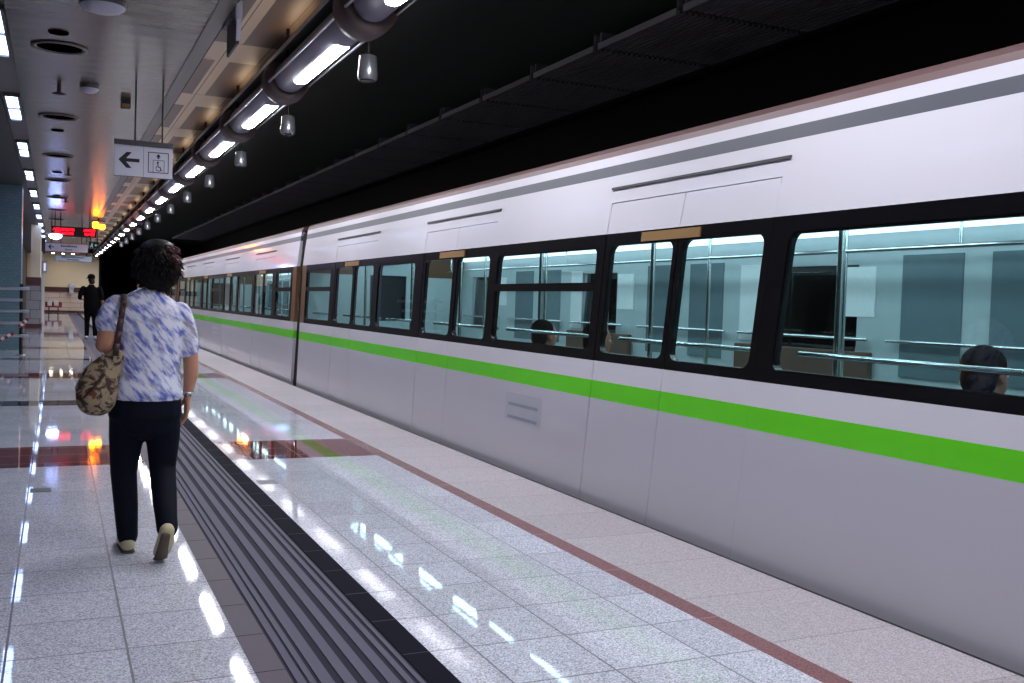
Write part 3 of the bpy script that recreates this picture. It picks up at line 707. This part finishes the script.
# ---------------------------------------------------------------- people
M['skin'] = plain('skin', (196, 140, 112), 0.5, var=0.05)
M['skin_dark'] = plain('skin_brown', (150, 104, 84), 0.5, var=0.05)  # browner skin tone of the far walker and the passengers
def blouse_mat():
    m, T = newmat('blue_white_print')
    p = T.n('TexCoord').outputs['Object']
    mp = T.n('Mapping', {'Vector': p, 'Rotation': (0, math.radians(50), 0), 'Scale': (.085, .05, .022)}, vector_type='TEXTURE').outputs[0]
    n1 = T.n('TexNoise', {'Vector': mp, 'Scale': 1.0, 'Detail': 3.0, 'Roughness': 0.6}).outputs[0]
    n2 = T.n('TexNoise', {'Vector': mp, 'Scale': 0.8, 'Detail': 3.0, 'W': 3.0}, noise_dimensions='4D').outputs[0]
    a = T.n('MapRange', {0: n1, 1: 0.44, 2: 0.64}).outputs[0]; b = T.n('MapRange', {0: n2, 1: 0.56, 2: 0.66}).outputs[0]
    col = T.mix(a, lin((222, 222, 238)), lin((98, 108, 190))); col = T.mix(b, col, lin((150, 146, 160)))
    T.end(pbr(T, col, 0.75, 0, 0.2)); return m
M['blouse'] = blouse_mat()
M['navy'] = plain('navy_trousers', (10, 13, 28), 0.8, spec=0.15)
M['shoe'] = plain('beige_shoe', (196, 184, 150), 0.55)
M['sole'] = plain('dark_sole', (84, 70, 58), 0.7)
M['hair'] = plain('dark_hair', (20, 12, 13), 0.45, spec=0.3)
M['hair_dull'] = plain('dull_black_hair', (7, 6, 6), 0.85, spec=0.08)
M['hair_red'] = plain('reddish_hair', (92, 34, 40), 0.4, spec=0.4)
M['strap'] = plain('brown_leather', (62, 32, 30), 0.5)
M['black_cloth'] = plain('black_cloth', (7, 7, 9), 0.85, spec=0.1)
M['grey_cloth'] = plain('grey_cloth', (52, 54, 60), 0.8, spec=0.1)
M['silver'] = plain('silver', (200, 204, 210), 0.25, 0.9)
M['eye'] = plain('eye_white', (220, 216, 210), 0.3)
def bag_mat():
    m, T = newmat('patterned_bag')
    p = T.n('TexCoord').outputs['Object']
    n1 = T.n('TexNoise', {'Vector': p, 'Scale': 24.0, 'Detail': 3.0, 'Distortion': 1.2}).outputs[0]
    n2 = T.n('TexNoise', {'Vector': p, 'Scale': 14.0, 'Detail': 2.0, 'W': 5.0}, noise_dimensions='4D').outputs[0]
    col = T.mix(T.n('MapRange', {0: n1, 1: 0.46, 2: 0.56}).outputs[0], lin((152, 134, 108)), lin((64, 48, 42)))
    col = T.mix(T.n('MapRange', {0: n2, 1: 0.62, 2: 0.68}).outputs[0], col, lin((112, 58, 40)))
    T.end(pbr(T, col, 0.6, 0, 0.3)); return m
M['bag'] = bag_mat()

def V(*a): return Vector(a)
def ell(c, rx, ry, rz, n=9):
    return ([(Vector(c)+V(0, 0, -rz*math.cos(PI*i/(n-1))), max(rx*math.sin(PI*i/(n-1)), .0015), max(ry*math.sin(PI*i/(n-1)), .0015)) for i in range(n)], V(1, 0, 0), False)
def ch(pts, side=(1, 0, 0), caps=True):                   # pts: (x, y, z, ra[, rb])
    return ([(V(*p[:3]), p[3], p[4] if len(p) > 4 else p[3]) for p in pts], Vector(side), caps)
def loft(chain, n=16):
    pts, side, caps = chain; P = [p for p, _, _ in pts]; vs = []; fs = []; rows = []
    def row(c, ra, rb, a, b): 
        k = len(vs)
        for i in range(n):
            q = c+a*(ra*math.cos(2*PI*i/n))+b*(rb*math.sin(2*PI*i/n)); vs.append(tuple(q))
        rows.append(k)
    for j, (c, ra, rb) in enumerate(pts):
        t = (P[min(j+1, len(P)-1)]-P[max(j-1, 0)]).normalized()
        a = side-t*side.dot(t)
        if a.length < 1e-3: a = t.orthogonal()
        a.normalize(); b = t.cross(a)
        rr = min(ra, rb)
        if caps and j == 0:
            for q, s_ in ((-0.9, .35), (-.6, .75)): row(c+t*rr*q, ra*s_, rb*s_, a, b)
        row(c, ra, rb, a, b)
        if caps and j == len(pts)-1:
            for q, s_ in ((.6, .75), (.9, .35)): row(c+t*rr*q, ra*s_, rb*s_, a, b)
    for k0, k1 in zip(rows, rows[1:]):
        for i in range(n): fs.append((k0+i, k0+(i+1) % n, k1+(i+1) % n, k1+i))
    fs.append(tuple(range(n))[::-1]); fs.append(tuple(range(rows[-1], rows[-1]+n)))
    return vs, fs
def blob(name, chains, m, parent=None, voxel=0.008, smooth=3):
    vs = []; fs = []
    for c in chains:
        a, b = loft(c); k = len(vs); vs += a; fs += [tuple(k+i for i in f_) for f_ in b]
    me = bpy.data.meshes.new(name); me.from_pydata(vs, [], fs)
    bm = bmesh.new(); bm.from_mesh(me); bmesh.ops.recalc_face_normals(bm, faces=bm.faces); bm.to_mesh(me); bm.free()
    o = bpy.data.objects.new(name, me); C.objects.link(o)
    rm = o.modifiers.new('r', 'REMESH'); rm.mode = 'VOXEL'; rm.voxel_size = voxel
    if smooth: s = o.modifiers.new('s', 'SMOOTH'); s.factor = 0.5; s.iterations = smooth
    dg = bpy.context.evaluated_depsgraph_get(); me2 = bpy.data.meshes.new_from_object(o.evaluated_get(dg))
    o.modifiers.clear(); o.data = me2; bpy.data.meshes.remove(me); me2.name = name
    me2.materials.clear(); me2.materials.append(m)
    for p in me2.polygons: p.use_smooth = True
    if parent: o.parent = parent; o.location = -parent.location
    return o
def hand(P, d, nrm, thumb, curl=0.35, s=1.0):
    P = Vector(P); d = Vector(d).normalized(); u = Vector(thumb); u = (u-d*u.dot(d)).normalized(); nr = Vector(nrm); nr = (nr-d*nr.dot(d)-u*nr.dot(u)).normalized()
    out = [([(P-d*.03*s, .025*s, .019*s), (P+d*.025*s, .034*s, .016*s), (P+d*.078*s, .039*s, .013*s)], u, True)]
    for off, L, cu in ((.030, .070, 0.85), (.010, .078, 1.0), (-.010, .072, 1.1), (-.029, .056, 1.25)):
        p = P+d*.07*s+u*off*s; pts = [(p, .0095*s, .0095*s)]; ang = 0.12
        for q, rr in ((.46, .0088), (.30, .0080), (.24, .0068)):
            p = p+(d*math.cos(ang)+nr*math.sin(ang))*(L*q+.006)*s; pts.append((p, rr*s, rr*s)); ang += curl*cu
        out.append((pts, u, True))
    p = P+d*.012*s+u*.024*s; pts = [(p, .015*s, .013*s)]
    for q, rr, bl in ((.042, .0115, .75), (.032, .0095, .45)):
        p = p+(d*.75+u*bl+nr*.35).normalized()*q*s; pts.append((p, rr*s, rr*s))
    out.append((pts, u, True)); return out
def head(c, fwd, s=1.0, lift=0.0):
    f_ = Vector(fwd).normalized(); r_ = f_.cross(V(0, 0, 1)).normalized(); up = V(0, 0, 1); c = Vector(c)
    L = lambda x, y, z: c+(r_*x+f_*y+up*z)*s
    def e(x, y, z, rx, ry, rz, n=9):
        return ([(L(x, y, z-rz*math.cos(PI*i/(n-1))), max(rx*math.sin(PI*i/(n-1)), .0015)*s, max(ry*math.sin(PI*i/(n-1)), .0015)*s) for i in range(n)], r_, False)
    out = [e(0, -.010, .030, .074, .094, .085), e(0, .022, -.030, .058, .066, .078), e(0, .060, -.092, .026, .024, .022),
           ([(L(0, .088, .012), .007*s, .008*s), (L(0, .100, -.010), .010*s, .010*s), (L(0, .106, -.024), .014*s, .011*s)], r_, True),
           ([(L(-.022, .076, -.056), .005*s, .006*s), (L(0, .085, -.056), .007*s, .008*s), (L(.022, .076, -.056), .005*s, .006*s)], up, True),
           ([(L(-.045, .074, .026), .007*s, .006*s), (L(0, .086, .026), .007*s, .007*s), (L(.045, .074, .026), .007*s, .006*s)], up, True)]
    for sx in (-1, 1): out.append(e(sx*.076, -.008, -.005, .010, .020, .032))
    return out, L
def eyes(L, parent, s=1.0):
    b = MB()
    for sx in (-1, 1):
        c = L(sx*.030, .067, .004); r0 = 0.0105*s
        b.lathe([(r0*math.sin(PI*i/8)+.0003, -r0*math.cos(PI*i/8)) for i in range(9)], c, M['eye'], 12)
        c = L(sx*.030, .0745, .004); r1 = .0042*s
        b.lathe([(r1*math.sin(PI*i/6)+.0003, -r1*math.cos(PI*i/6)) for i in range(7)], c, M['ink'], 10)
    return b.build('eyes', parent)
def infl(pts, d): return [(*p[:3], *[v+d for v in p[3:]]) for p in pts]

# --- the woman walking away
wo = empty('person', (0.40, 5.24, 0.0))
torso = [(.412, 5.23, .72, .158, .118), (.412, 5.228, .80, .158, .118), (.414, 5.232, .90, .142, .104), (.417, 5.236, 1.00, .142, .104), (.420, 5.238, 1.10, .156, .108), (.424, 5.238, 1.19, .160, .096), (.427, 5.240, 1.245, .138, .076), (.430, 5.244, 1.285, .092, .060), (.434, 5.25, 1.315, .060, .052)]
armL = [(.272, 5.24, 1.24, .044), (.238, 5.22, 1.15, .044), (.215, 5.20, 1.045, .040)]
foreL = [(.215, 5.20, 1.045, .040), (.225, 5.29, 1.055, .037), (.255, 5.395, 1.085, .026)]
armR = [(.568, 5.24, 1.215, .045), (.605, 5.235, 1.10, .044), (.622, 5.235, .985, .038)]
foreR = [(.622, 5.235, .985, .038), (.628, 5.25, .90, .036), (.618, 5.275, .805, .025)]
legL = [(.335, 5.235, .74, .082), (.328, 5.28, .58, .070), (.322, 5.325, .40, .052), (.336, 5.325, .22, .046), (.345, 5.315, .085, .036)]
legR = [(.490, 5.235, .74, .082), (.500, 5.26, .58, .070), (.502, 5.27, .42, .052), (.500, 5.12, .29, .047), (.497, 4.985, .20, .036)]
hc = (.447, 5.275, 1.435)
hd, HL = head(hc, (-.05, 1, 0), 0.93)
body = [ch(torso), ch(armL, (1, 0, 0)), ch(foreL), ch(armR, (1, 0, 0)), ch(foreR), ch(legL), ch(legR),
        ch([(.432, 5.248, 1.26, .060, .055), (.438, 5.258, 1.33, .047, .050), (.445, 5.27, 1.40, .046, .052)]),
        ch([(.345, 5.30, .05, .033), (.342, 5.40, .035, .036, .024), (.338, 5.49, .024, .030, .016)]),
        ch([(.497, 4.965, .165, .033), (.488, 5.02, .095, .036, .026), (.480, 5.075, .040, .030, .018)])]
body += hd+hand((.255, 5.405, 1.088), (.05, .8, .35), (1, -.2, -.1), (0.1, -.3, 1), 0.75)+hand((.617, 5.285, .785), (-.03, .12, -1), (-1, .1, 0), (0, 1, 0), 0.28)
blob('body', body, M['skin'], wo, 0.0055, 2)
bl = [ch([(.412, 5.226, .785, .166, .130)]+infl(torso[2:8], .018)+[(.434, 5.25, 1.305, .066, .058)]),
      ch(infl(armL[:1], .012)+[(.246, 5.226, 1.20, .057), (.230, 5.214, 1.15, .061, .060)]), ch(infl(armR[:1], .010)+[(.602, 5.235, 1.11, .054), (.612, 5.235, 1.025, .052, .052)])]
bl[0][0][0] = (V(.412, 5.224, .80), .178, .134); 
blob('blouse', bl, M['blouse'], wo, 0.008, 4)
tr = [ch([(.412, 5.228, .86, .150, .112), (.412, 5.228, .78, .170, .128), (.412, 5.23, .70, .174, .130)]), ch(infl([(.335, 5.235, .72, .080)]+legL[1:4], .012)+[(.345, 5.312, .075, .050, .054)]),
      ch(infl([(.490, 5.235, .72, .080)]+legR[1:4], .012)+[(.500, 5.03, .225, .052, .054), (.502, 4.985, .175, .050, .052)])]
blob('trousers', tr, M['navy'], wo, 0.008, 3)
def shoe(pts, solepts, nm='shoe'):
    s_ = blob(nm, [ch(pts)], M['shoe'], wo, 0.005, 2)
    q = blob('sole', [ch(solepts)], M['sole'], None, 0.004, 1); q.parent = s_; q.location = (0, 0, 0)
    return s_
shoe([(.345, 5.285, .045, .036, .036), (.343, 5.36, .040, .040, .034), (.340, 5.45, .030, .044, .026), (.337, 5.52, .022, .034, .018)],
     [(.345, 5.275, .008, .034, .010), (.342, 5.40, .008, .038, .010), (.337, 5.525, .010, .036, .010)])
shoe([(.497, 4.945, .185, .034, .030), (.494, 4.985, .125, .040, .034), (.488, 5.035, .070, .044, .030), (.481, 5.085, .034, .036, .022)],
     [(.488, 4.918, .165, .022, .010), (.482, 4.965, .095, .026, .010), (.478, 5.020, .032, .032, .010), (.476, 5.085, .011, .030, .010)])
# hair: a rounded mass with loose tufts, redder on the upper right
hb = blob('hair', [ell((.452, 5.236, 1.478), .098, .100, .098), ell((.450, 5.216, 1.395), .088, .080, .078), ell((.466, 5.255, 1.515), .078, .10, .060)], M['hair'], wo, 0.008, 2)
tf = MB(); rnd = random.Random(3)
for i in range(2600):
    th = rnd.uniform(0, 2*PI); cz = rnd.uniform(-1, 1); sz = math.sqrt(1-cz*cz)
    nx, ny, nz = sz*math.cos(th), sz*math.sin(th), cz
    if ny > 0.25 and nz < 0.55: continue                    # the face stays free
    c0 = V(.452+nx*.090, 5.25+ny*.110, 1.462+nz*.100)
    if nz < 0: c0 = V(.451+nx*.092, 5.235+ny*.102, 1.455+nz*.122)
    dn = V(nx*.6+.25, ny*.6, -sz) if nz < .55 else V(nx+.35, ny, -.2)
    dv = (V(nx, ny, nz)*0.30+dn.normalized()*.9+V(rnd.gauss(0, .16), rnd.gauss(0, .16), rnd.gauss(0, .16))).normalized()
    L_ = rnd.uniform(.025, .055)
    if nz < -.3: L_ *= .7
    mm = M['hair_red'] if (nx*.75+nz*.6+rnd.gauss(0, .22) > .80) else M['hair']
    a = dv.orthogonal().normalized(); b = dv.cross(a); bend = V(0, 0, -L_*.35)+V(rnd.gauss(0, .006), rnd.gauss(0, .006), 0)
    vs_ = []
    for t_, rr in ((0, .0055), (.5, .0038)):
        for k in range(3): vs_.append(tuple(c0+dv*L_*t_+bend*t_*t_+(a*math.cos(2.094*k)+b*math.sin(2.094*k))*rr))
    vs_.append(tuple(c0+dv*L_+bend))
    tf.add(vs_, [(0, 1, 4, 3), (1, 2, 5, 4), (2, 0, 3, 5), (3, 4, 6), (4, 5, 6), (5, 3, 6)], mm, True)
tfo = tf.build('tufts', None, fix=False); tfo.parent = hb; tfo.location = (0, 0, 0)
eyes(HL, wo, 0.93)
nk = MB(); nk.tube([(.315, 5.185, 1.292), (.345, 5.18, 1.308), (.375, 5.185, 1.325), (.405, 5.20, 1.338)], 0.0035, M['silver'], 8); nk.build('neck_chain', wo)
br = MB(); br.lathe([(.029, -.008), (.033, -.004), (.033, .006), (.029, .010)], (.618, 5.277, .80), M['silver'], 20); br.build('bracelet', wo)
tag(wo, 'person with short dark hair in blue and white blouse and navy trousers, walking away', 'person')
# her shoulder bag
bg = empty('shoulder_bag', (.19, 5.16, .72))
blob('bag_body', [ch([(.180, 5.15, .765, .088, .060), (.185, 5.15, .83, .098, .066), (.205, 5.155, .90, .086, .055), (.245, 5.155, .965, .060, .036), (.275, 5.15, 1.01, .036, .022)], (.85, 0, .5))], M['bag'], bg, 0.006, 3)
s_ = MB()
pts = [(.262, 5.105, 1.00), (.268, 5.098, 1.06), (.276, 5.097, 1.12), (.286, 5.108, 1.19), (.296, 5.140, 1.25), (.302, 5.190, 1.288), (.302, 5.245, 1.292), (.298, 5.305, 1.262), (.290, 5.350, 1.19), (.275, 5.372, 1.12), (.262, 5.33, 1.04), (.262, 5.22, .99)]
for p, q in zip(pts, pts[1:]):
    v0, f0 = loft(ch([(*p, .014, .0045), (*q, .014, .0045)], (1, 0, 0), False), 8); s_.add(v0, f0, M['strap'], True)
s_.build('strap', bg)
z_ = MB(); z_.tube([(.125, 5.085, .80), (.165, 5.075, .845), (.215, 5.09, .915)], 0.007, M['strap'], 8); z_.build('piping', bg)
tag(bg, 'tan and brown patterned shoulder bag hanging behind the left elbow of the near walker', 'bag')

# --- the dark figure farther down the platform
def dress(name_label, r, torso, arms, fores, legs, feet, hd_, hands, top, low, shoe_m, skin, voxel, sleeve=0.6):
    body = [ch(torso)]+[ch(a) for a in arms+fores+legs]+[ch(f_) for f_ in feet]+hd_+hands
    blob('body', body, skin, r, voxel, 1)
    sl_ = []
    for a in arms: sl_.append(ch(infl(a, .014)))
    blob('shirt', [ch(infl(torso[1:], .020))]+sl_, top, r, voxel*1.3, 3)
    blob('trousers', [ch(infl(torso[:2], .022))]+[ch(infl(l, .014)) for l in legs], low, r, voxel*1.3, 3)
    for f_ in feet: blob('shoe', [ch(infl(f_, .010))], shoe_m, r, voxel, 2)
mo = (0.89, 30.0)
def mv(pts): return [(p[0]+mo[0], p[1]+mo[1], *p[2:]) for p in pts]
ma = empty('person', (mo[0], mo[1], 0))
torso = mv([(0, 0, .86, .170, .13), (0, 0, .98, .172, .13), (0, 0, 1.12, .175, .125), (0, 0, 1.28, .190, .125), (0, 0, 1.40, .175, .095), (0, .01, 1.46, .075, .06)])
aL = mv([(-.205, 0, 1.40, .058), (-.275, -.03, 1.25, .050), (-.290, 0, 1.13, .044)]); fL = mv([(-.290, 0, 1.13, .044), (-.25, .13, 1.10, .038), (-.18, .23, 1.10, .028)])
aR = mv([(.205, 0, 1.40, .058), (.265, -.01, 1.25, .050), (.285, 0, 1.12, .044)]); fR = mv([(.285, 0, 1.12, .044), (.30, .03, .98, .038), (.29, .08, .86, .028)])
lL = mv([(-.085, 0, .86, .088), (-.095, .03, .48, .058), (-.10, .0, .10, .042)]); lR = mv([(.085, 0, .86, .088), (.10, .0, .48, .058), (.11, -.10, .12, .042)])
ft = [mv([(-.10, -.03, .05, .036), (-.105, .10, .04, .042, .03), (-.11, .19, .03, .034, .02)]), mv([(.11, -.13, .055, .036), (.115, -.02, .04, .042, .03), (.12, .08, .03, .034, .02)])]
hd, ML = head((mo[0]-.005, mo[1]+.02, 1.63), (-.45, .9, 0), 1.02)
neck = [ch(mv([(0, .0, 1.42, .06), (0, .01, 1.56, .055)]))]
dress('', ma, torso, [aL, aR], [fL, fR], [lL, lR], ft, hd+neck, hand(mv([(-.17, .24, 1.10)])[0], (.5, .8, .1), (1, -.3, -.5), (0, 0, 1), 0.6)+hand(mv([(.29, .09, .84)])[0], (0, .1, -1), (-1, 0, 0), (0, 1, 0), 0.9), M['black_cloth'], M['black_cloth'], M['redwhite_w'], M['skin_dark'], 0.009)
eyes(ML, ma, 1.02)
blob('hair', [ell((mo[0]-.0, mo[1]-.0, 1.64), .088, .10, .075), ell((mo[0]+.02, mo[1]-.05, 1.58), .072, .05, .06)], M['hair'], ma, 0.009, 1)
cp = MB(); cp.lathe([(.096, 0), (.102, .03), (.098, .07), (.08, .105), (.045, .125), (.005, .13)], (mo[0]-.005, mo[1]+.01, 1.675), M['black_cloth'], 24)
cp.poly([(mo[0]-.005+math.cos(a)*(.10+.085*max(0, math.cos(a-2.03))**1.5), mo[1]+.01+math.sin(a)*(.10+.085*max(0, math.cos(a-2.03))**1.5), 1.675) for a in [2*PI*i/32 for i in range(32)]], (0, 0, .012), M['black_cloth'])
cp.build('cap', ma)
tag(ma, 'person in dark cap and black clothes, farther down the platform with back turned', 'person')
b2 = empty('dark_bag', (mo[0]+.36, mo[1]+.03, .45))
blob('bag_body', [ch(mv([(.37, .04, .50, .075, .14), (.375, .04, .62, .085, .16), (.37, .04, .74, .07, .13)]))], M['black_cloth'], b2, 0.01, 2)
s_ = MB(); s_.tube(mv([(.35, -.05, .76), (.315, .03, .83), (.31, .10, .80), (.355, .14, .76)]), 0.012, M['strap'], 8); s_.build('handle', b2)
tag(b2, 'dark bag in the hand of the capped walker', 'bag')

# --- seated passengers behind the glass
def passenger(x, y, s, top, lb, face=1):
    r = empty('person', (x, y, 0.0)); o_ = lambda pts: [(x+p[0]*face, y+p[1], p[2]*.94, *p[3:]) for p in pts]
    torso = o_([(0, 0, .50, .11, .16), (-.0, 0, .62, .105, .15), (-.02, 0, .78, .105, .15), (-.02, 0, .92, .09, .165), (-.01, 0, 1.0, .06, .08)])
    aL = o_([(-.01, -.19, .95, .05), (.03, -.24, .80, .045), (.06, -.23, .70, .04)]); aR = o_([(-.01, .19, .95, .05), (.03, .24, .80, .045), (.06, .23, .70, .04)])
    fL = o_([(.06, -.23, .70, .04), (.20, -.18, .64, .035), (.28, -.12, .62, .027)]); fR = o_([(.06, .23, .70, .04), (.20, .18, .64, .035), (.28, .12, .62, .027)])
    lL = o_([(.0, -.09, .55, .08), (.22, -.10, .55, .07), (.42, -.10, .52, .055), (.43, -.10, .28, .05), (.42, -.10, .09, .04)])
    lR = o_([(.0, .09, .55, .08), (.22, .10, .55, .07), (.42, .10, .52, .055), (.43, .10, .28, .05), (.42, .10, .09, .04)])
    ft = [o_([(.40, q, .05, .034), (.50, q, .045, .03), (.60, q, .035, .024)]) for q in (-.10, .10)]
    hd_, L_ = head((x+.02*face, y, 1.065), (face, 0, 0), .98)
    nk = [ch(o_([(0, 0, .96, .055), (.01, 0, 1.08, .052)]))]
    hands = hand((x+.29*face, y-.115, .585), (face, .2, -.1), (0, 0, -1), (0, 1, 0), .4)+hand((x+.29*face, y+.115, .585), (face, -.2, -.1), (0, 0, -1), (0, -1, 0), .4)
    dress('', r, torso, [aL, aR], [fL, fR], [lL, lR], ft, hd_+nk, hands, M[top], M['black_cloth'], M['sole'], M['skin_dark'], 0.010)
    eyes(L_, r, .98)
    blob('hair', [ell((x-.02*face, y, 1.115), .100, .088, .085), ell((x-.045*face, y, 1.055), .065, .082, .09)], M['hair_dull'], r, 0.010, 1)
    tag(r, lb, 'person')
passenger(3.60, 3.00, 1, 'black_cloth', 'person with dark hair seated inside the train behind the nearest big window')
passenger(3.60, 6.35, 1, 'grey_cloth', 'person in grey seated inside the train behind the divided window, nearer the right')
passenger(3.60, 7.22, 1, 'black_cloth', 'person in black seated inside the train behind the divided window, nearer the left')
